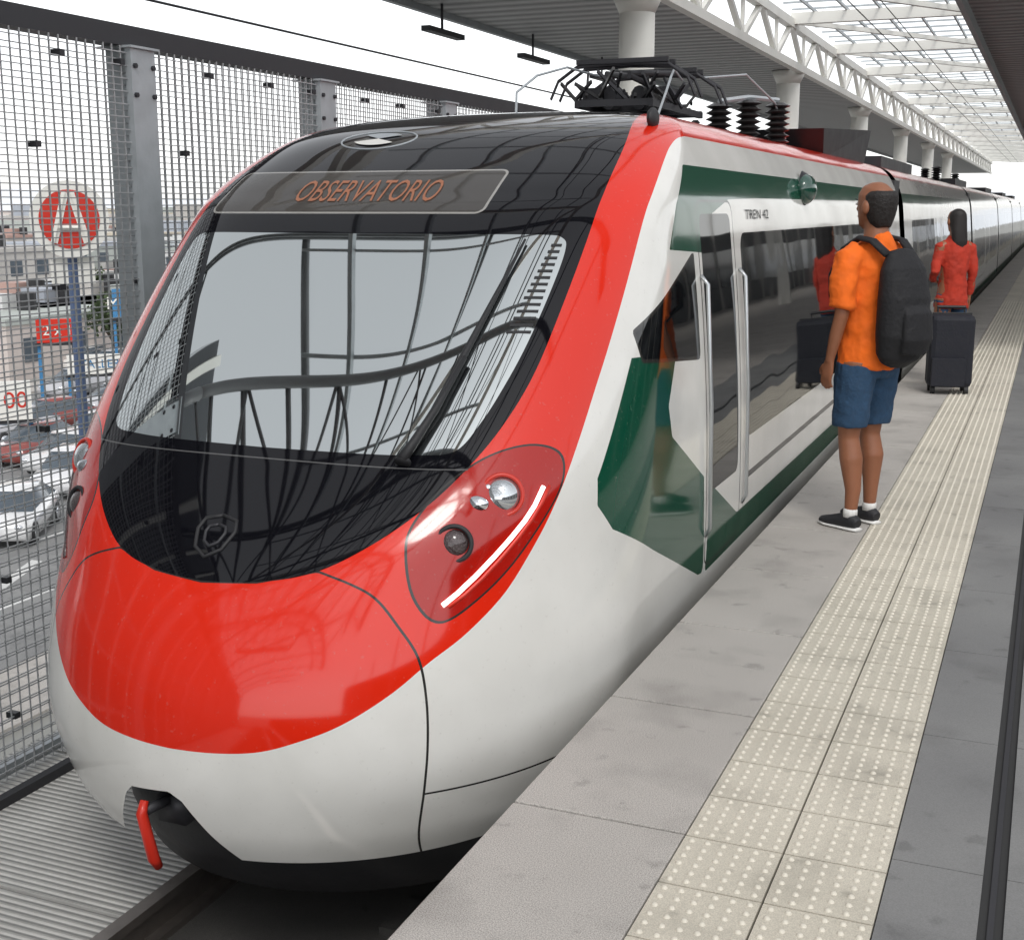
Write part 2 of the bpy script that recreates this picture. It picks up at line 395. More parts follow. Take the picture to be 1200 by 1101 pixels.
def mapped_ring(L,rad,mt,name,cyc=True,h=.0):
    bb=MB();pts=[]
    for q,A in L:
        p,nn=PN(q,A);pts.append(p+nn*h)
    bb.tube(pts,rad,mt,6);return bb.obj(name,train,True)
def dens(sh,k,cx,cy):
    S_=np.array(sh);o=[]
    for i in range(len(S_)-1):
        for f in (0,.5): 
            o.append(tuple(S_[i]*(1-f)+S_[i+1]*f))
    o.append(tuple(S_[-1]));return [(cx+x*k,cy+y*k) for x,y in o]
mapped_ring(dens(sh,.95,-.03,1.29),.008,'black','badge_ring')
mapped_ring(dens(sh,.5,-.03,1.29),.007,'darksteel','badge_ring_inner')
mapped_ring([(-.32+.20*math.cos(t),3.68+.12*math.sin(t)) for t in np.linspace(0,2*math.pi,40)],.005,'steel','roof_emblem_ring')
b=MB()
def patch(b,cx,cy,rx,ry,mt,a0=0,a1=2*math.pi,h=.005):
    vs=[];p,nn=PN(cx,cy);vs.append(p+nn*h)
    for t in np.linspace(a0,a1,25):
        p,nn=PN(cx+rx*math.cos(t),cy+ry*math.sin(t));vs.append(p+nn*h)
    b.add(vs,[(0,i,i+1) for i in range(1,25)],mt)
patch(b,-.32,3.68,.13,.08,'steel',.6,2.4);patch(b,-.32,3.68,.13,.08,'whitepaint',3.6,5.6)
b.obj('roof_emblem',train)
b=MB()
def pth(L,h):
    o=[]
    for q,A in L:
        p,nn=PN(q,A);o.append(p+nn*h)
    return o
b.tube(pth([(.60,1.66),(.62,1.74),(.655,1.9),(.69,2.15)],.035),[.022,.018,.014,.010],'black',8)
b.tube(pth([(.60,1.72),(.645,1.9),(.68,2.2),(.715,2.5),(.745,2.79)],.018),[.010,.016,.014,.010,.005],'black',8)
b.tube(pth([(.60,1.655),(.60,1.67)],.02),.03,'black',12)
b.obj('windscreen_wiper',train,True)
b=MB()
for k in range(14):
    A_=2.30+k*.036
    for q0,q1 in ((.80,.895),):
        p,nn=PN(q0+.004*k,A_);p2,n2=PN(q1,A_);p3,n3=PN(q1,A_+.014);p4,n4=PN(q0+.004*k,A_+.014)
        b.add([p+nn*.002,p2+n2*.002,p3+n3*.002,p4+n4*.002],[(0,1,2,3)],'black')
b.obj('windscreen_heater_marks',train)
def text_on(body,q0,q1,A0,A1,mt,name,side=None,bold=0):
    cu=bpy.data.curves.new(name,'FONT');cu.body=body;cu.resolution_u=3;cu.offset=bold
    to=bpy.data.objects.new(name,cu);sc.collection.objects.link(to);bpy.context.view_layer.update()
    me=bpy.data.meshes.new_from_object(to.evaluated_get(bpy.context.evaluated_depsgraph_get()));bpy.data.objects.remove(to)
    bm=bmesh.new();bm.from_mesh(me);bmesh.ops.triangulate(bm,faces=bm.faces);bmesh.ops.subdivide_edges(bm,edges=[e for e in bm.edges if e.calc_length()>.15],cuts=2);bm.to_mesh(me);bm.free()
    xs=[v.co.x for v in me.vertices];ys=[v.co.y for v in me.vertices]
    for v in me.vertices:
        u=(v.co.x-min(xs))/(max(xs)-min(xs));t=(v.co.y-min(ys))/(max(ys)-min(ys))
        if side: v.co=Vector((XC+np.interp(A0+t*(A1-A0),fine[:1700,0],fine[:1700,1])+.004,q0+u*(q1-q0),A0+t*(A1-A0)))
        else:
            p,nn=PN(q0+u*(q1-q0),A0+t*(A1-A0));v.co=p+nn*.004
    me.materials.clear();me.materials.append(M[mt]);o=bpy.data.objects.new(name,me);sc.collection.objects.link(o);o.parent=train
text_on('OBSERVATORIO',-.47,.24,3.05,3.23,'ledtext','destination_text',bold=.0)
text_on('TREN 42',6.9,7.5,1.65,1.70,'black','car_number',side=True)
b=MB()
for y in (5.87,6.66):
    b.tube([(XC+1.27,y,.16),(XC+1.295,y,.2),(XC+1.285,y,.8),(XC+1.25,y,1.36),(XC+1.215,y,1.4)],.010,'handle',8)
b.tube([(XC+1.15,8.7,1.83),(XC+1.20,8.7,1.83)],[.12,.09],'darksteel',16)
b.ell((XC+1.17,8.7,1.83),(.08,.13,.1),mat('dome_green',(.01,.06,.04),.1,coat=1),16,10)
b.box(XC-1.32,XC-1.25,5.86,5.88,.2,1.4,'handle')
b.obj('side_fittings',train,True)
def insul(b,x,y,z,h,r=.09):
    n=int(h/.045)
    for i in range(n):
        zz=z+i*.045
        b.tube([(x,y,zz),(x,y,zz+.02),(x,y,zz+.045)],[r*.5,r,r*.5],'ceram',14)
b=MB()
z0=2.2
for yy in (7.3,9.9):
    for xx in (XC-.45,XC+.45): insul(b,xx,yy,z0,.2,.07)
for xx in (XC-.48,XC+.48): b.beam((xx,7.1,2.43),(xx,10.1,2.43),.06,.06,'darksteel')
for yy in (7.15,8.2,9.3,10.05): b.beam((XC-.5,yy,2.44),(XC+.5,yy,2.44),.08,.06,'darksteel')
for sx in (-.3,.3):
    b.tube([(XC+sx,9.6,2.5),(XC+sx*.8,8.2,2.62),(XC+sx*.5,7.3,2.68)],.03,'darksteel',8)
    b.tube([(XC+sx*.5,7.3,2.70),(XC+sx,8.6,2.76),(XC+sx*1.2,9.4,2.80)],.025,'darksteel',8)
for yy in (7.5,7.9,9.2,9.6):
    b.tube([(XC-.95,yy,2.5),(XC-.85,yy,2.66),(XC-.6,yy,2.78),(XC,yy,2.8),(XC+.6,yy,2.78),(XC+.85,yy,2.66),(XC+.95,yy,2.5)],.018,'darksteel',8)
    b.beam((XC-.6,yy,2.82),(XC+.6,yy,2.82),.07,.04,'darksteel')
b.box(XC-.2,XC+.2,9.2,10.0,2.45,2.68,'darksteel');b.box(XC-.55,XC-.2,7.6,8.6,2.46,2.6,'darksteel')
b.tube([(XC+.1,8.0,2.52),(XC+.1,8.9,2.56)],.11,'darksteel',12);b.tube([(XC-.2,7.6,2.5),(XC-.2,8.0,2.52)],.1,'darksteel',12)
random.seed(3)
for i in range(46):
    x=XC+random.uniform(-.6,.6);y=random.uniform(7.2,10);b.beam((x,y,2.42+random.random()*.1),(x+random.uniform(-.3,.3),y+random.uniform(-.5,.5),2.5+random.random()*.28),.03,.03,random.choice(['darksteel','darksteel','black','ceram']))
b.xf(0,lambda v:(XC+.03+(v[0]-XC)*.52,8.75+(v[1]-8.6)*.42,2.2+(v[2]-2.2)*.72))
for (dx,y0_) in ((-.35,7.4),(.4,7.8)):
    b.tube([(XC+dx,y0_,2.2),(XC+dx*1.1,y0_+.1,2.40),(XC+dx,y0_+.35,2.52),(XC+dx*.8,y0_+.7,2.6),(XC+dx*.6,y0_+1.2,2.58)],.008,'steel',6)
b.tube([(XC+.35,9.1,2.6),(XC+.55,9.6,2.66),(XC+.65,10.2,2.5),(XC+.68,10.5,2.25)],.008,'steel',6)
for (x,y,h) in ((XC+.36,9.6,.34),(XC+.5,9.95,.36),(XC+.65,10.3,.36),(XC+.5,26.5,.4),(XC+.2,27.5,.4),(XC+.6,30,.35)): insul(b,x,y,2.15,h,.1)
b.tube([(XC+.36,9.6,2.48),(XC+.5,9.95,2.53),(XC+.65,10.3,2.53)],.02,'steel',6)
vs=[(XC+.2,11.3,2.12),(XC+.85,11.3,2.12),(XC+.9,13.4,2.12),(XC+.3,13.4,2.12),(XC+.2,11.1,2.36),(XC+.88,11.1,2.36),(XC+.92,13.7,2.48),(XC+.3,13.7,2.48)]
b.add(vs,[(0,3,2,1),(4,5,6,7),(0,1,5,4),(1,2,6,5),(2,3,7,6),(3,0,4,7)],'black')
for k in range(5): b.box(XC-.7,XC+.75,16+k*12,19.5+k*12,2.1,2.32,'darksteel')
b.obj('pantograph_and_roof_gear',train)
b=MB();b.ell((XC+.93,6.0,2.12),(.025,.07,.05),'black',12,8);b.obj('roof_horn',train,True)
# ------------------------------------------------------------------ platform
b=MB()
js=[3.22-.905*5+.905*i for i in range(150)]
for i in range(len(js)-1):
    if js[i]<-3: continue
    b.box(-1.34,-.825,js[i]+.005,js[i+1]-.005,-.2,0,'slab')
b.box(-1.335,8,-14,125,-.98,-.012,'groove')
b.obj('platform_edge_slab',None,False,None,.004)
b=MB();y=-3.0
while y<125:
    for x0,x1 in ((-.819,-.553),(-.547,-.281)):
        b.box(x0,x1,y+.003,y+.267,-.1,0.001,'tile')
    y+=.27
o=b.obj('tactile_paving',None)
b=MB();vs=[];fs=[];y=-.0
seg=7
def dome(x,y,r,h):
    o=len(vs)
    for rr,zz in ((r,.001),(r*.75,h*.75),(r*.4,h)):
        for k in range(seg):
            t=2*math.pi*k/seg;vs.append((x+rr*math.cos(t),y+rr*math.sin(t),zz))
    for i in range(2):
        for k in range(seg):
            k2=(k+1)%seg;fs.append((o+i*seg+k,o+i*seg+k2,o+(i+1)*seg+k2,o+(i+1)*seg+k))
    fs.append(tuple(o+2*seg+k for k in range(seg)))
yy=-3.0+.27*int(5/.27)
while yy<26:
    for x0 in (-.819,-.547):
        for i in range(6):
            for j in range(6): dome(x0+.023+i*.044,yy+.025+j*.044,.0095,.007)
    yy+=.27
b.add(vs,fs,'dome');od=b.obj('tactile_domes',o,True)
b=MB()
y=-3
while y<125:
    b.box(-.277,-.047,y+.002,y+.898,-.1,-.002,'band')
    b.box(.012,.60,y+.002,y+.898,-.1,-.002,'band')
    b.box(.605,8,y+.002,y+.898,-.1,-.002,'slab')
    y+=.9
b.box(-.025,-.01,-3,125,-.1,-.004,'darksteel')
b.obj('platform_floor',None)
# track
b=MB()
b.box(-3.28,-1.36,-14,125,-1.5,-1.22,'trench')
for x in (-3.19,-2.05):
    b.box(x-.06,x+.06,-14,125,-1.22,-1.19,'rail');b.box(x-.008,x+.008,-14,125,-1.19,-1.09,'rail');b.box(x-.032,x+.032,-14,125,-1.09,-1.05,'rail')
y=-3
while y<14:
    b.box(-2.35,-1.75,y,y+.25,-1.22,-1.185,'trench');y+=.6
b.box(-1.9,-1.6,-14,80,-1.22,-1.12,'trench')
b.obj('railway_track')
def deckmat():
    m,nt,b=newmat('ribbed_deck');L=nt.links;N=nt.nodes
    tc=N.new('ShaderNodeTexCoord');sx=N.new('ShaderNodeSeparateXYZ');L.new(tc.outputs['Object'],sx.inputs[0])
    k=N.new('ShaderNodeMath');k.operation='MULTIPLY';k.inputs[1].default_value=2*math.pi/.04;L.new(sx.outputs['Y'],k.inputs[0])
    s=N.new('ShaderNodeMath');s.operation='SINE';L.new(k.outputs[0],s.inputs[0])
    mr0=N.new('ShaderNodeMapRange');mr0.inputs['From Min'].default_value=-1;L.new(s.outputs[0],mr0.inputs[0])
    cr_=N.new('ShaderNodeValToRGB');cr_.color_ramp.elements[0].position=.05;cr_.color_ramp.elements[1].position=.35
    cr_.color_ramp.elements[0].color=(.30,.30,.29,1);cr_.color_ramp.elements[1].color=(.66,.65,.62,1)
    L.new(mr0.outputs[0],cr_.inputs[0])
    nz=N.new('ShaderNodeTexNoise');nz.inputs['Scale'].default_value=3;nz.inputs['Detail'].default_value=7;L.new(tc.outputs['Object'],nz.inputs['Vector'])
    mr=N.new('ShaderNodeMapRange');mr.inputs['To Min'].default_value=.65;mr.inputs['To Max'].default_value=1.25;L.new(nz.outputs[0],mr.inputs[0])
    mu=N.new('ShaderNodeVectorMath');mu.operation='MULTIPLY';L.new(cr_.outputs[0],mu.inputs[0]);L.new(mr.outputs[0],mu.inputs[1]);L.new(mu.outputs[0],b.inputs['Base Color'])
    bp=N.new('ShaderNodeBump');bp.inputs['Distance'].default_value=.006;bp.inputs['Strength'].default_value=.6;L.new(s.outputs[0],bp.inputs['Height']);L.new(bp.outputs[0],b.inputs['Normal'])
    b.inputs['Roughness'].default_value=.7
    return m
b=MB();dm=deckmat();y=-8.2
while y<90:
    b.box(-4.95,-3.30,y+.012,y+1.19,-1.3,-1.15,dm);y+=1.2
b.box(-4.9,-3.32,-14,90,-1.8,-1.3,'trench')
b.box(-4.55,-4.50,-8,60,-1.149,-1.10,'darksteel')
b.obj('maintenance_walkway')
# ------------------------------------------------------------------ fence
XF=-4.7
b=MB();yp=[5.86+1.93*i for i in range(-9,20)]
for y in yp:
    b.box(XF-.09,XF+.085,y-.07,y+.07,-1.8,2.54,'steel');b.box(XF+.06,XF+.1,y-.10,y+.10,-1.8,2.54,'steel')
    b.box(XF-.11,XF+.12,y-.12,y+.12,2.54,2.552,'steel')
    for z in (2.45,2.3,.5,-.9):
        for s_ in (-.075,.075): b.tube([(XF+.1,y+s_,z),(XF+.115,y+s_,z)],.014,'darksteel',6)
b.box(XF-.06,XF+.06,-13,44,2.553,2.66,'darksteel')
b.box(XF-.03,XF+.03,-13,44,-1.1,-1.04,'steel')
fence=b.obj('mesh_fence',None)
b=MB()
for dx,off in ((.10,0),(.135,.031)):
    y=-12.0+off
    while y<40:
        b.beam((XF+dx-.07,y,-1.1),(XF+dx-.07,y,2.55),.0055,.0055,'wire');y+=.066
    z=-1.08+off
    while z<2.55:
        b.beam((XF+dx-.064,-12,z),(XF+dx-.064,40,z),.0055,.0055,'wire');z+=.066
y=-11.6
while y<30:
    for z in (-.8,-.1,.6,1.3,2.0,2.45):
        yj=y+random.uniform(-.2,.2);b.box(XF+.02,XF+.08,yj,yj+.035,z,z+.03,'darksteel')
    y+=.62
b.obj('wire_mesh_panels',fence)
# ------------------------------------------------------------------ canopy
def ceilmat():
    m,nt,b=newmat('corrugated_ceiling');L=nt.links;N=nt.nodes
    tc=N.new('ShaderNodeTexCoord');sx=N.new('ShaderNodeSeparateXYZ');L.new(tc.outputs['Object'],sx.inputs[0])
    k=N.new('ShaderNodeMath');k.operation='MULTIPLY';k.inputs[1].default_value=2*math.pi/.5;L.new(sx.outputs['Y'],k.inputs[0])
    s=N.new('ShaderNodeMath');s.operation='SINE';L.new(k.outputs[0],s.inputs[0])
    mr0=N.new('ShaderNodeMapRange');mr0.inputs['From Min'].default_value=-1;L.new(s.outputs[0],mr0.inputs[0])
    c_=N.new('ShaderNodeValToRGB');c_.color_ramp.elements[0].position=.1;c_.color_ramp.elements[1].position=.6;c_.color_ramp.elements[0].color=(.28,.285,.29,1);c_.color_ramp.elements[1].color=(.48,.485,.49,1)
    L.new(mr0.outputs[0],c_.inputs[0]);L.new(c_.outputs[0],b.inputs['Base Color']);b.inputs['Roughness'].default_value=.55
    bp=N.new('ShaderNodeBump');bp.inputs['Distance'].default_value=.05;L.new(s.outputs[0],bp.inputs['Height']);L.new(bp.outputs[0],b.inputs['Normal'])
    return m
CM=ceilmat()
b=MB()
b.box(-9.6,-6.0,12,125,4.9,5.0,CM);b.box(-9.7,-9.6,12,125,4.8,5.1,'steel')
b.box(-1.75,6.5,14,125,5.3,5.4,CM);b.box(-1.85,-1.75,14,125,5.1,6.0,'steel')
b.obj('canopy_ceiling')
b=MB()
for X in (-5.8,):
    b.beam((X,6,5.75),(X,125,5.75),.18,.18,'whitepaint');b.beam((X,6,4.9),(X,125,4.9),.16,.16,'whitepaint')
    y=6;up=True
    while y<124:
        b.beam((X,y,4.9 if up else 5.75),(X,y+1.6,5.75 if up else 4.9),.10,.10,'whitepaint')
        if up: b.beam((X,y,4.9),(X,y,5.75),.07,.07,'whitepaint')
        up=not up;y+=1.6
b.beam((-1.95,-6,5.85),(-1.95,125,5.85),.14,.14,'whitepaint')
y=-6
while y<125:
    b.beam((-5.8,y,5.85),(-1.9,y,5.85),.18,.24,'whitepaint')
    b.beam((-5.8,y,5.8),(-1.95,y+6,5.8),.10,.10,'whitepaint')
    y+=6
x=-5.3
while x<-2:
    b.beam((x,-6,6.0),(x,125,6.0),.04,.06,'steel');x+=.7
y=-6
while y<125:
    b.beam((-5.8,y,6.05),(-1.9,y,6.05),.04,.04,'steel');y+=1.0
b.obj('roof_truss')
for y in (19.5,31.5,43.5,55.5,67.5,79.5):
    b=MB();b.tube([(-6.1,y,-8),(-6.1,y,4.9)],.27,'whitepaint',24);b.tube([(-6.1,y,4.6),(-6.1,y,4.88)],[.27,.4],'whitepaint',24);b.obj('steel_column',None,True)
for y in (24,36,48,60,72):
    b=MB();b.box(4.1,4.3,y,y+.3,0,5.3,'whitepaint');b.beam((4.2,y+.15,4.2),(2.8,y+.15,5.3),.12,.12,'whitepaint');b.beam((4.2,y+.15,4.2),(5.6,y+.15,5.3),.12,.12,'whitepaint');b.obj('canopy_column')
b=MB()
for i in range(8):
    y=4.0-2.4*i
    pts=[(XF+ (1-math.cos(t))*4.2, y, 2.9+math.sin(t)*2.1) for t in np.linspace(0,math.pi/2,20)]+[(0.5,y,5.05)]
    b.tube(pts,.045,'ribsteel',10)
    if i<7:
        for k in range(0,18,3):
            p0=pts[k];p1=pts[min(k+3,19)];b.beam(p0,(p1[0],y-2.4,p1[2]),.018,.018,'ribsteel');b.beam((p0[0],y-2.4,p0[2]),p1,.018,.018,'ribsteel')
for t in np.linspace(.1,math.pi/2,12):
    x=XF+(1-math.cos(t))*4.2;z=2.9+math.sin(t)*2.1
    b.beam((x,4,z),(x,-14,z),.025,.025,'ribsteel')
b.tube([(XF,4,2.6),(XF,4,2.95)],.05,'ribsteel',10)
for y in (5.5,1.5,-2.5,-6.5):  # larger arches out of view, added as reflections for the windscreen
    pts=[(-6.5+7.5*math.cos(t),y,4+5.5*math.sin(t)) for t in np.linspace(0,math.pi,30)]
    b.tube(pts,.11,'ribsteel',10)
    pts=[(-6.5+6.7*math.cos(t),y,4+4.8*math.sin(t)) for t in np.linspace(0,math.pi,30)]
    b.tube(pts,.06,'ribsteel',8)
    for k in range(0,29):
        t0=math.pi*k/29;t1=math.pi*(k+1)/29
        b.beam((-6.5+7.5*math.cos(t0),y,4+5.5*math.sin(t0)),(-6.5+6.7*math.cos(t1),y,4+4.8*math.sin(t1)),.05,.05,'ribsteel')
for t in np.linspace(.3,math.pi-.3,8): b.beam((-6.5+7.5*math.cos(t),5.5,4+5.5*math.sin(t)),(-6.5+7.5*math.cos(t),-6.5,4+5.5*math.sin(t)),.07,.07,'ribsteel')
b.obj('arched_canopy_ribs',None,True)
b=MB()
for y in (18.7,22.6,26.6): b.box(-9.35,-9.2,y,y+1.3,4.42,4.5,'darksteel');b.box(-9.3,-9.27,y+.6,y+.64,4.5,4.9,'darksteel')
b.obj('ceiling_light_fixture')
b=MB();b.tube([(-6,3,3.14),(-6,60,3.14)],.010,'darksteel',6);b.tube([(XC,-14,4.35),(XC,120,4.35)],.008,'darksteel',6);b.tube([(XC,-14,4.8),(XC,120,4.8)],.008,'darksteel',6);b.obj('overhead_wire')
GD=mat('dark_glazing',(.03,.035,.04),.12)
WD=mat('reflection_wall_paint',(.12,.12,.125),.6)
b=MB();b.box(7.2,7.4,-14,125,0,2.9,WD)  # unseen wall, added to give the side windows a dark reflection
y=-12
while y<120:
    b.box(7.12,7.2,y,y+.12,0,5.3,'whitepaint');b.box(7.16,7.2,y+.5,y+2.6,.9,2.3,GD);y+=3
b.obj('added_reflection_wall')
b=MB();b.box(-20,-9.5,-34,4.0,-8,9.5,GD)  # block added out of view so the black hood mirrors dark with pale lines
y=-33.9
while y<4:
    b.box(-9.5,-9.36,y,y+.16,-8,9.5,'whitepaint');y+=1.5
z=-6
while z<9: b.box(-9.5,-9.40,-34,4,z,z+.14,'steel');z+=2.2
b.obj('added_reflection_hall')
# ------------------------------------------------------------------ city
b=MB();b.add([(-3000,-3000,-8),(3000,-3000,-8),(3000,3000,-8),(-3000,3000,-8)],[(0,1,2,3)],mat('city_ground',(.3,.3,.28),.9,0,.3,.02));b.obj('ground')
b=MB()
b.add([(-50,-50,-7.996),(-20,-50,-7.996),(-20,200,-7.996),(-50,200,-7.996)],[(0,1,2,3)],'asphalt')
b.obj('street_road')
b=MB()
for x in (-23.5,-27.5,-36):
    y=-20
    while y<150: b.add([(x,y,-7.992),(x+.15,y,-7.992),(x+.15,y+3,-7.992),(x,y+3,-7.992)],[(0,1,2,3)],'deckwhite');y+=6
b.add([(-26,27,-7.991),(-25.6,27,-7.991),(-22,18,-7.991),(-22.4,18,-7.991)],[(0,1,2,3)],'deckwhite')
b.obj('road_markings')
b=MB();b.box(-19.9,-17.5,-50,200,-8.1,-7.87,'slab');b.box(-53,-50.1,-50,200,-8.1,-7.87,'slab');b.obj('pavement')
def bmat(name,col):
    m,nt,bb=newmat(name);L=nt.links;N=nt.nodes
    tc=N.new('ShaderNodeTexCoord');nz=N.new('ShaderNodeTexNoise');nz.inputs['Scale'].default_value=.6;nz.inputs['Detail'].default_value=6;L.new(tc.outputs['Object'],nz.inputs['Vector'])
    mx=N.new('ShaderNodeMix');mx.data_type='RGBA';mx.inputs['A'].default_value=(*[x*.8 for x in col],1);mx.inputs['B'].default_value=(*col,1);L.new(nz.outputs[0],mx.inputs['Factor']);L.new(mx.outputs['Result'],bb.inputs['Base Color']);bb.inputs['Roughness'].default_value=.85
    return m
BC=[bmat('wall_%d'%i,c_) for i,c_ in enumerate([(.6,.59,.57),(.5,.48,.45),(.66,.66,.65),(.45,.3,.26),(.42,.45,.5),(.58,.52,.42),(.63,.56,.52),(.45,.48,.45)])]  # pale wall tones, distance haze mixed into the colour
WG=mat('window_glass',(.08,.1,.12),.1)
random.seed(11)
def building(x,y,w,d,h,nm):
    b=MB();m=random.choice(BC)
    b.box(x-w/2,x+w/2,y-d/2,y+d/2,-8,-8+h,m)
    b.box(x-w/2-.1,x+w/2+.1,y-d/2-.1,y+d/2+.1,-8+h+.002,-8+h+.4,random.choice(BC))
    fl=max(1,int(h/3))
    for f in range(fl):
        z=-8+f*3+1
        n=max(2,int(d/3))
        for i in range(n):
            yy=y-d/2+(i+.5)*d/n;b.box(x+w/2,x+w/2+.05,yy-.7,yy+.7,z,z+1.4,WG)
        n=max(2,int(w/3))
        for i in range(n):
            xx=x-w/2+(i+.5)*w/n;b.box(xx-.7,xx+.7,y-d/2-.05,y-d/2,z,z+1.4,WG)
    b.box(x-1,x+1,y-1,y+1,-8+h+.4,-8+h+1.3,random.choice(BC))
    b.tube([(x+2,y,-8+h+.4),(x+2,y,-8+h+1.5)],.6,'black',12)
    b.obj(nm)
for i in range(44):
    D=80+i*4.2+random.uniform(-2,2)
    rt=random.uniform(-1.0,-.6)
    X=D*rt/math.hypot(1,rt);Y=D/math.hypot(1,rt)
    if X>-60: X=-60-random.random()*6
    building(X,Y,random.uniform(7,13),random.uniform(7,14),random.choice([3.2,3.2,5.5,6]),'concrete_house')
b=MB()
for i in range(1500):
    D=random.uniform(240,1500);rt=random.uniform(-1.3,-.3);X=D*rt;Y=D;w=random.uniform(8,18);h=random.choice([3,4,6,7,6,7])*(1.7 if random.random()<.04 else 1)
    b.box(X-w/2,X+w/2,Y-w/2,Y+w/2,-8,-8+h,random.choice(BC))
b.obj('distant_city')
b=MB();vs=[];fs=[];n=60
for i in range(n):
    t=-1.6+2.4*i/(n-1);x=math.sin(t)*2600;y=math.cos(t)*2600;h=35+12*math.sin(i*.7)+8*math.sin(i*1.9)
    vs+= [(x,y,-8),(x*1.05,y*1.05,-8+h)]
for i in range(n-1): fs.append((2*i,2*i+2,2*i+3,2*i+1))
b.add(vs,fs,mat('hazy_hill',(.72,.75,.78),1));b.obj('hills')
def tree(x,y,h):
    b=MB();tb=mat('bark',(.08,.06,.045),.9);lf=mat('leaves',(.05,.075,.03),.8,0,.5,3)
    b.tube([(x,y,-8),(x+.1,y,-8+h*.35),(x+.2,y+.1,-8+h*.6)],[.18,.13,.06],tb,8)
    for k in range(6):
        a=k*1.05;b.tube([(x+.1,y,-8+h*.35),(x+math.cos(a)*h*.2,y+math.sin(a)*h*.2,-8+h*.7)],[.08,.02],tb,6)
    for k in range(900):
        a=random.random()*6.28;ph=math.acos(random.uniform(-1,1));r=h*.3*random.random()**.4*(1+.3*math.sin(3*a)*math.sin(2*ph))
        c_=Vector((x+r*math.sin(ph)*math.cos(a),y+r*math.sin(ph)*math.sin(a),-8+h*.7+r*.85*math.cos(ph)))
        u=Vector((random.gauss(0,1),random.gauss(0,1),random.gauss(0,1))).normalized();v=u.orthogonal().normalized()
        s=.16;b.add([c_-u*s,c_+v*s*.6,c_+u*s,c_-v*s*.6],[(0,1,2,3)],lf)
    b.obj('street_tree')
for x,y,h in ((-52,62,5),(-51.6,70,5.5),(-52,88,6),(-70,80,6),(-52.2,110,6)): tree(x,y,h)
def car(x,y,col,rz=0):
    e=empty('parked_car',(x,y,-7.99),rz);b=MB();pm=mat('car_paint',col,.2,.1,.05,coat=1)
    st=[(-2.1,.35,.62,.78),(-2.0,.25,.80,.84),(-1.2,.2,.9,.87),(0,.2,.95,.88),(1.3,.2,.97,.88),(2.0,.25,.9,.84),(2.12,.38,.7,.76)]
    vs=[];fs=[]
    for (yy,z0_,z1,w) in st: vs+=[(-w,yy,z0_),(w,yy,z0_),(w+.02,yy,(z0_+z1)/2),(w-.06,yy,z1),(-w+.06,yy,z1),(-w-.02,yy,(z0_+z1)/2)]
    for i in range(len(st)-1):
        for k in range(6): k2=(k+1)%6;fs.append((i*6+k,i*6+k2,(i+1)*6+k2,(i+1)*6+k))
    fs.append((5,4,3,2,1,0));o=6*(len(st)-1);fs.append(tuple(o+k for k in range(6)));b.add(vs,fs,pm)
    a=[(-1.1,.88),(-.35,1.38),(.9,1.42),(1.75,.94)]
    vs=[(s*(.8 if i in(0,3) else .6),yy,z) for (i,(yy,z)) in enumerate(a) for s in(-1,1)]
    b.add(vs,[(0,1,3,2),(4,5,7,6),(0,2,4,6),(1,7,5,3)],WG);b.add([(-.6,-.35,1.385),(.6,-.35,1.385),(.6,.9,1.425),(-.6,.9,1.425),(-.58,-.3,1.45),(.58,-.3,1.45),(.58,.85,1.48),(-.58,.85,1.48)],[(4,5,6,7),(0,1,5,4),(1,2,6,5),(2,3,7,6),(3,0,4,7)],pm)
    for s in(-1,1):
        for yy in(-1.3,1.3): b.tube([(s*.72,yy,.33),(s*.92,yy,.33)],.33,'black',18);b.tube([(s*.921,yy,.33),(s*.93,yy,.33)],.2,'chrome',12)
        b.ell((s*.62,-2.05,.66),(.14,.08,.08),'chrome',10,6)
    b.obj('car_shell',e,True)
cars=[(-28.6,29.2,(.8,.8,.8),.5),(-31.5,35,(.75,.75,.76),.4)]
random.seed(5)
for i in range(26):
    D=44+i*2.3;rt=random.uniform(-.98,-.66);cars.append((D*rt/math.hypot(1,rt),D/math.hypot(1,rt),random.choice([(.7,.7,.7),(.5,.5,.52),(.05,.05,.06),(.25,.05,.04),(.75,.73,.7),(.08,.12,.25)]),random.uniform(-.2,.2)))
for x,y,cl,rz in cars: car(x,y,cl,rz)
def flat_text(body,size,mt,loc,rot,parent,name):
    cu=bpy.data.curves.new(name,'FONT');cu.body=body;cu.size=size;cu.align_x='CENTER';cu.align_y='CENTER';cu.extrude=.003;cu.offset=.0
    cu.materials.append(M[mt]);o=bpy.data.objects.new(name,cu);sc.collection.objects.link(o);o.location=loc;o.rotation_euler=rot;o.parent=parent;return o
e=empty('round_station_sign',(-17.3,19.6,0),R(40))
b=MB();b.tube([(0,.05,1.52),(0,-.05,1.52)],.72,'whitepaint',40,(1,0,0));
vs=[(.55*math.cos(t),-.062,1.52+.55*math.sin(t)) for t in np.linspace(0,2*math.pi,41)[:-1]];b.add(vs,[tuple(range(40))],'red')
for p0,p1 in (((-.30,1.08),(-.05,2.02)),((.30,1.08),(.05,2.02)),((-.2,1.36),(.2,1.36))):
    b.beam((p0[0],-.075,p0[1]),(p1[0],-.075,p1[1]),.13,.015,'whitepaint')
    b.beam((p0[0],-.077,p0[1]),(p1[0],-.077,p1[1]),.015,.10,'whitepaint')
b.tube([(0,.14,-8),(0,.14,.9)],.1,mat('blue_pole',(.08,.12,.22),.5),12);b.box(-.4,.4,.1,.18,.3,.8,'whitepaint');b.obj('sign_disc',e)
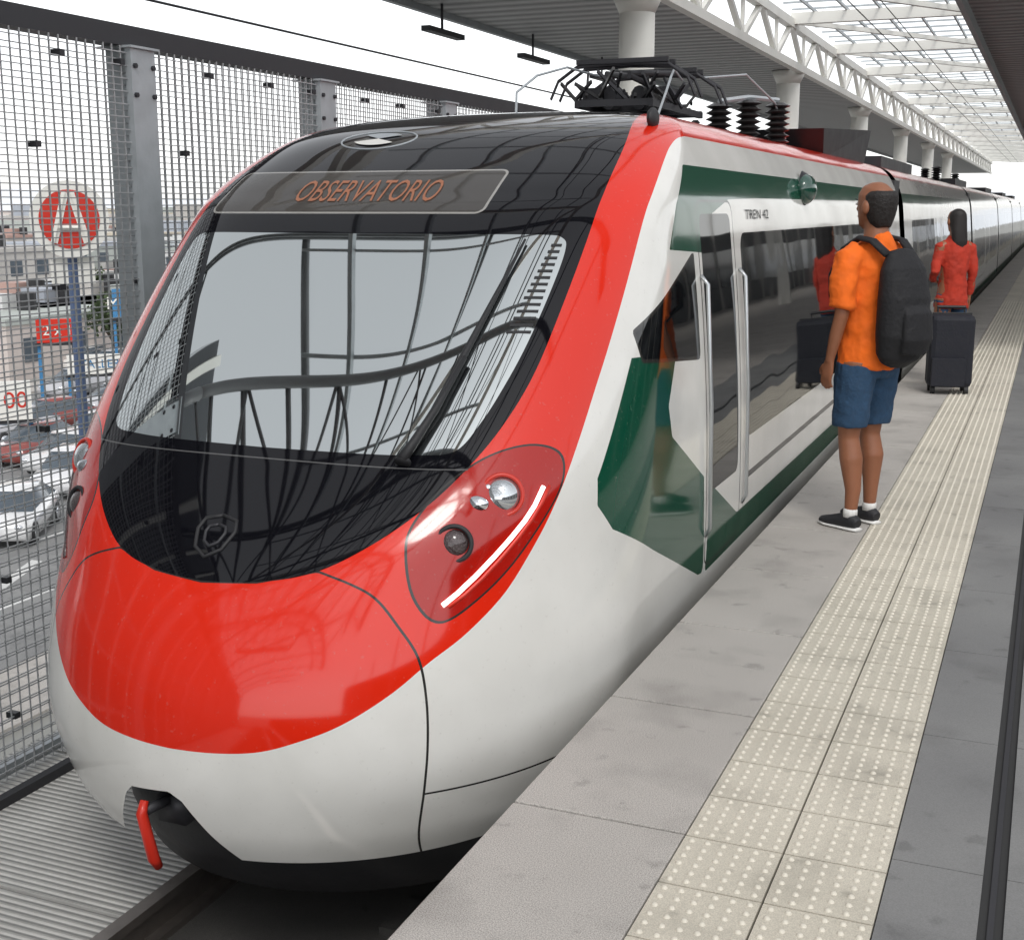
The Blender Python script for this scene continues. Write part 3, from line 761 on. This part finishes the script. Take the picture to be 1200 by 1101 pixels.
def billboard(nm,x,y,z,w,h,mt,body,tm,rz):
    e=empty(nm,(x,y,0),rz);b=MB();b.box(-w/2,w/2,-.1,.1,z,z+h,mt);b.box(-w/2-.1,w/2+.1,-.05,.15,z-.15,z-.01,'darksteel');b.box(-w/2,-w/2+.15,.12,.3,-8,z,M['bluep']);b.box(w/2-.15,w/2,.12,.3,-8,z,M['bluep']);b.obj('panel',e)
    flat_text(body,h*.6,tm,(0,-.12,z+h/2),(R(90),0,0),e,'lettering')
M['bluep']=mat('blue_post',(.05,.2,.4),.5)
billboard('billboard',-42.8,47.2,-4.4,1.9,1.1,'red','2 x 1','whitepaint',R(42))
billboard('billboard',-36.9,37.8,-6.3,1.6,1.5,'whitepaint','100','red',R(44))
billboard('billboard',-45,52.5,-6.6,3.2,1.0,'whitepaint','TALLER','bluep',R(42))
billboard('billboard',-47,58,-4.2,2.4,1.6,'bluep','MOTEL','whitepaint',R(42))
for x,y in ((-40,50),(-44.5,64),(-36,45)):
    b=MB();b.tube([(x,y,-8),(x,y,-1),(x+.6,y,.0),(x+1.8,y,.2)],[.1,.07,.05,.04],'steel',8);b.box(x+1.5,x+2.2,y-.12,y+.12,.15,.28,'steel');b.obj('street_lamp',None,True)
# ------------------------------------------------------------------ people
def remesh(o,vox,sm=3):
    r=o.modifiers.new('r','REMESH');r.mode='VOXEL';r.voxel_size=vox;r.use_smooth_shade=True
    s=o.modifiers.new('s','SMOOTH');s.iterations=sm;s.factor=.6
def hand(b,w,d,side,mt,sc_=1):
    w=Vector(w);d=Vector(d).normalized();fw=Vector((0,1,0));fw=(fw-d*fw.dot(d)).normalized();inn=Vector((-side,0,0));inn=(inn-d*inn.dot(d)).normalized()
    b.tube([w-d*.02,w+d*.02,w+d*.06,w+d*.095],[(.024,.018),(.036,.015),(.042,.015),(.038,.012)],mt,12,ref=tuple(fw))
    for i,(o,l) in enumerate(((.030,.072),(.010,.08),(-.010,.074),(-.029,.058))):
        p=w+d*.085+fw*o;b.tube([p,p+d*l*.45+inn*.004,p+d*l*.75+inn*.016,p+d*l*.92+inn*.032],[.0095,.009,.008,.0065],mt,8)
    p=w+d*.03+fw*.032;b.tube([p,p+d*.03+fw*.022+inn*.008,p+d*.062+fw*.028+inn*.018],[.013,.011,.008],mt,8)
def person(name,loc,rz,H,male=True):
    e=empty(name,loc,rz);s=H
    def S(p): return (p[0]*s,p[1]*s,p[2]*s)
    def Rr(r): return tuple(x*s for x in r) if isinstance(r,tuple) else r*s
    def tb(b,L,mt,seg=16,ref=None): b.tube([S(p) for p,_ in L],[Rr(r) for _,r in L],mt,seg,ref)
    b=MB();sw=.112 if male else .094
    tb(b,[((0,0,.47),(.075,.055)),((0,0,.52),(.09,.062)),((0,0,.60),(.078,.052)),((0,.003,.68),(.085,.058)),((0,.003,.75),(.09,.062)),((0,-.003,.80),(.08,.05)),((0,-.005,.83),(.045,.038)),((0,.0,.87),(.033,.035)),((0,.006,.90),(.033,.036))],'skin',20,(1,0,0))
    tb(b,[((0,.012,.872),(.018,.02)),((0,.022,.882),(.028,.036)),((0,.014,.905),(.038,.048)),((0,.008,.935),(.043,.054)),((0,.004,.96),(.044,.056)),((0,.0,.982),(.036,.047)),((0,-.002,.996),(.018,.024)),((0,-.002,1.0),(.005,.006))],'skin',20,(1,0,0))
    tb(b,[((0,.058,.948),.006),((0,.068,.925),.009),((0,.06,.918),.008)],'skin',8)
    for k in(-1,1):
        b.ell(S((k*.0475,.002,.928)),S((.009,.014,.019)),'skin',10,8)
        if male or k>0: el=(k*(sw+.024),-.012,.635);wr=(k*(sw+.028),.022,.50);mid=(k*(sw+.028),.004,.57);hd=(0,.18,-1)
        else: el=(k*(sw+.045),-.035,.65);wr=(k*(sw+.0),.055,.60);mid=(k*(sw+.024),.01,.622);hd=(.8,.5,-.3)
        tb(b,[((k*(sw-.03),0,.80),(.032,.034)),((k*sw,-.002,.785),.030),((k*(sw+.015),-.006,.71),.0245),(el,.0205),(mid,.0185),(wr,.0125)],'skin',14)
        hand(b,S(wr),hd,k,'skin')
        hx=.05;fw=.0 if k<0 else .03
        kn=(k*.055,.012+fw*.6,.27);an=(k*(.058),-.012+fw,.045)
        tb(b,[((k*hx,0,.50),(.052,.055)),((k*.052,.004+fw*.2,.40),(.046,.049)),((kn[0],kn[1]-.002,.32),.036),(kn,.0305),((kn[0],kn[1]-.014,.21),.034),((kn[0],an[1]-.003,.12),.023),(an,.0175),((an[0],an[1],.02),.018)],'skin',14)
    o=b.obj('body',e);remesh(o,.0075,3)
    b=MB()
    for k in(-1,1):
        b.ell(S((k*.017,.0585,.94)),S((.0075,.004,.0045)),'eye',10,6);b.ell(S((k*.017,.0622,.94)),S((.003,.0015,.003)),'pupil',8,6)
        b.beam(S((k*.009,.062,.951)),S((k*.027,.058,.953)),.004,.005,'hair')
    b.ell(S((0,.0605,.905)),S((.013,.004,.0035)),'lip',12,6);b.obj('face',e,True)
    b=MB()
    if male:
        b.tube([S(p) for p in ((0,-.022,.872),(0,-.018,.89),(0,-.012,.915),(0,-.010,.94),(0,-.010,.962),(0,-.010,.975))],[Rr(r) for r in ((.026,.020),(.037,.032),(.0445,.045),(.0475,.0505),(.046,.051),(.038,.044))],'hair',24,(1,0,0))
        o=b.obj('hair',e);remesh(o,.006,2);d=o.modifiers.new('d','DISPLACE');tx=bpy.data.textures.new('hr','CLOUDS');tx.noise_scale=.02;d.texture=tx;d.strength=.004
    else:
        tb(b,[((.010,-.030,.72),(.012,.006)),((.008,-.038,.76),(.034,.016)),((.004,-.042,.82),(.046,.026)),((0,-.036,.87),(.047,.032)),((0,-.024,.91),(.048,.042)),((0,-.014,.945),(.049,.049)),((0,-.008,.97),(.047,.052)),((0,-.006,.99),(.036,.043)),((0,-.004,1.004),(.014,.016))],'hair',20,(1,0,0))
        o=b.obj('hair',e);remesh(o,.009,4)
    top='orange_shirt' if male else 'redorange'
    b=MB()
    bot=.475 if male else .44
    ws=1 if male else .85
    tb(b,[((0,0,bot),(.098,.078)),((0,0,bot+.015),(.101,.080)),((0,.0,.56),(.094*ws,.074)),((0,0,.64),(.092*ws,.070)),((0,.002,.72),(.104*ws,.074)),((0,.0,.775),(.11*ws,.07)),((0,-.003,.81),(.088*ws,.056)),((0,-.004,.835),(.05,.044)),((0,-.002,.85),(.041,.041)),((0,-.001,.856),(.038,.039))],top,24,(1,0,0))
    for k in(-1,1):
        if male: tb(b,[((k*(sw-.04),0,.795),(.04,.042)),((k*sw,-.002,.785),.040),((k*(sw+.014),-.006,.73),.039),((k*(sw+.022),-.009,.655),.039),((k*(sw+.023),-.009,.65),.034)],top,14)
        else:
            if k>0: tl=[((k*(sw+.024),-.012,.635),.026),((k*(sw+.028),.008,.56),.024),((k*(sw+.028),.02,.515),.021)]
            else: tl=[((k*(sw+.045),-.035,.65),.025),((k*(sw+.024),.01,.622),.023),((k*(sw+.004),.05,.602),.02)]
            tb(b,[((k*(sw-.04),0,.795),(.036,.038)),((k*sw,-.002,.785),.034),((k*(sw+.016),-.006,.71),.030)]+tl,top,14)
    o=b.obj('shirt',e);remesh(o,.009,2)
    d=o.modifiers.new('d','DISPLACE');tx=bpy.data.textures.new('fold','CLOUDS');tx.noise_scale=.09;d.texture=tx;d.strength=.03;d.mid_level=.5
    b=MB()
    tb(b,[((0,0,.53),(.088,.066)),((0,0,.47),(.098,.07)),((0,0,.45),(.09,.06))],'denim',20,(1,0,0))
    for k in(-1,1):
        fw=.0 if k<0 else .03
        if male: tb(b,[((k*.048,0,.49),(.055,.062)),((k*.052,.004+fw*.2,.42),(.056,.060)),((k*.056,.01+fw*.45,.31),(.049,.053)),((k*.056,.01+fw*.45,.305),(.045,.049))],'denim',16,(1,0,0))
        else: tb(b,[((k*.048,0,.49),(.052,.058)),((k*.054,.01,.3),(.038,.042)),((k*.057,0,.12),(.03,.033)),((k*.058,-.008,.05),(.026,.03))],'navy',16,(1,0,0))
    o=b.obj('trousers',e);remesh(o,.009,2)
    d=o.modifiers.new('d','DISPLACE');d.texture=tx;d.strength=.018;d.mid_level=.5
    b=MB();b2=MB();b3=MB()
    for k in(-1,1):
        fw=.0 if k<0 else .03;x=k*.058;y=-.012+fw
        tb(b,[((x,y-.032,.022),(.016,.016)),((x,y-.01,.028),(.022,.026)),((x*1.03,y+.03,.024),(.024,.022)),((x*1.06,y+.075,.017),(.026,.015)),((x*1.08,y+.105,.014),(.016,.010))],'shoe',14,(1,0,0))
        tb(b2,[((x,y-.036,.006),(.016,.006)),((x,y-.01,.006),(.023,.006)),((x*1.03,y+.03,.006),(.024,.006)),((x*1.06,y+.075,.006),(.028,.006)),((x*1.08,y+.11,.006),(.015,.006))],'sole',14,(1,0,0))
        tb(b3,[((x,y,.04),.021),((x,y,.062),.0205),((x,y,.066),.017)],'sole',14)
    o=b.obj('shoes',e);remesh(o,.006,2);b2.obj('soles',e,True);b3.obj('socks',e,True)
    if male:
        b=MB();tb(b,[((0,-.09,.50),(.055,.03)),((0,-.104,.52),(.078,.046)),((0,-.114,.58),(.09,.058)),((0,-.114,.68),(.09,.056)),((0,-.104,.76),(.08,.044)),((0,-.092,.81),(.05,.022)),((0,-.09,.815),(.02,.012))],'pack',24,(1,0,0))
        tb(b,[((0,-.155,.53),(.05,.02)),((0,-.168,.57),(.06,.024)),((0,-.164,.64),(.056,.022)),((0,-.15,.67),(.045,.012))],'pack',16,(1,0,0))
        o=b.obj('backpack',e);remesh(o,.008,2)
        b=MB()
        for k in(-1,1): b.tube([S(p) for p in ((k*.05,-.09,.80),(k*.062,-.045,.838),(k*.066,.0,.846),(k*.07,.05,.815),(k*.078,.084,.74),(k*.082,.076,.68),(k*.07,.03,.64))],[(.018*s,.008*s)]*7,'pack',8,ref=(1,0,0))
        b.obj('backpack_straps',e,True)
    return e
person('man_with_backpack',(-.87,7.02,0),R(56),1.84,True)
person('woman_standing',(-.90,13.35,0),R(35),1.70,False)
e=empty('suitcase',(-.82,12.72,0),R(12));b=MB()
b.box(-.22,.18,-.14,.14,.06,.74,'navy');o=b.obj('case_shell',e,False,None,.05)
b=MB();b.box(-.20,.10,-.20,-.14,.08,.34,'navy');b.box(-.20,.16,-.005,.005,.70,.755,'black')
for x in(-.14,.1): b.tube([(x,.08,.74),(x,.08,.80)],.01,'darksteel',8)
b.tube([(-.15,.08,.80),(.11,.08,.80)],.016,'black',8)
for x in(-.17,.13):
    for y in(-.1,.1): b.tube([(x-.02,y,.04),(x+.02,y,.04)],.04,'black',12)
b.obj('case_fittings',e,False,None,.01)
# ------------------------------------------------------------------ world / light / camera
w=bpy.data.worlds.new("World");sc.world=w;w.use_nodes=True
nt=w.node_tree;sky=nt.nodes.new('ShaderNodeTexSky');sky.sky_type='NISHITA';sky.sun_disc=False
EL,RO=R(52),R(150)
sky.sun_elevation=EL;sky.sun_rotation=RO;sky.dust_density=1;sky.air_density=1.0
bg=nt.nodes['Background'];bg.inputs[1].default_value=.15
hs=nt.nodes.new('ShaderNodeHueSaturation');hs.inputs['Saturation'].default_value=.12;hs.inputs['Value'].default_value=1.7
nt.links.new(sky.outputs[0],hs.inputs['Color']);nt.links.new(hs.outputs[0],bg.inputs[0])
sl=bpy.data.lights.new('sun','SUN');sl.energy=1.1;sl.angle=R(15);sl.color=(1,.97,.92)
so=bpy.data.objects.new('sun',sl);sc.collection.objects.link(so)
az=RO
dirv=Vector((math.sin(az)*math.cos(EL),math.cos(az)*math.cos(EL),math.sin(EL)))
so.rotation_euler=dirv.to_track_quat('Z','Y').to_euler()
cam=bpy.data.cameras.new("camera");co=bpy.data.objects.new("camera",cam);sc.collection.objects.link(co);sc.camera=co
cam.lens=45;cam.sensor_width=36;cam.clip_start=.05;cam.clip_end=6000
a=math.atan2(640,1530.7);p=math.atan2(305,1500)
co.location=(0,0,1.7);co.rotation_euler=(math.pi/2-p,0,a)
sc.view_settings.view_transform='Standard';sc.view_settings.look='None';sc.view_settings.exposure=0
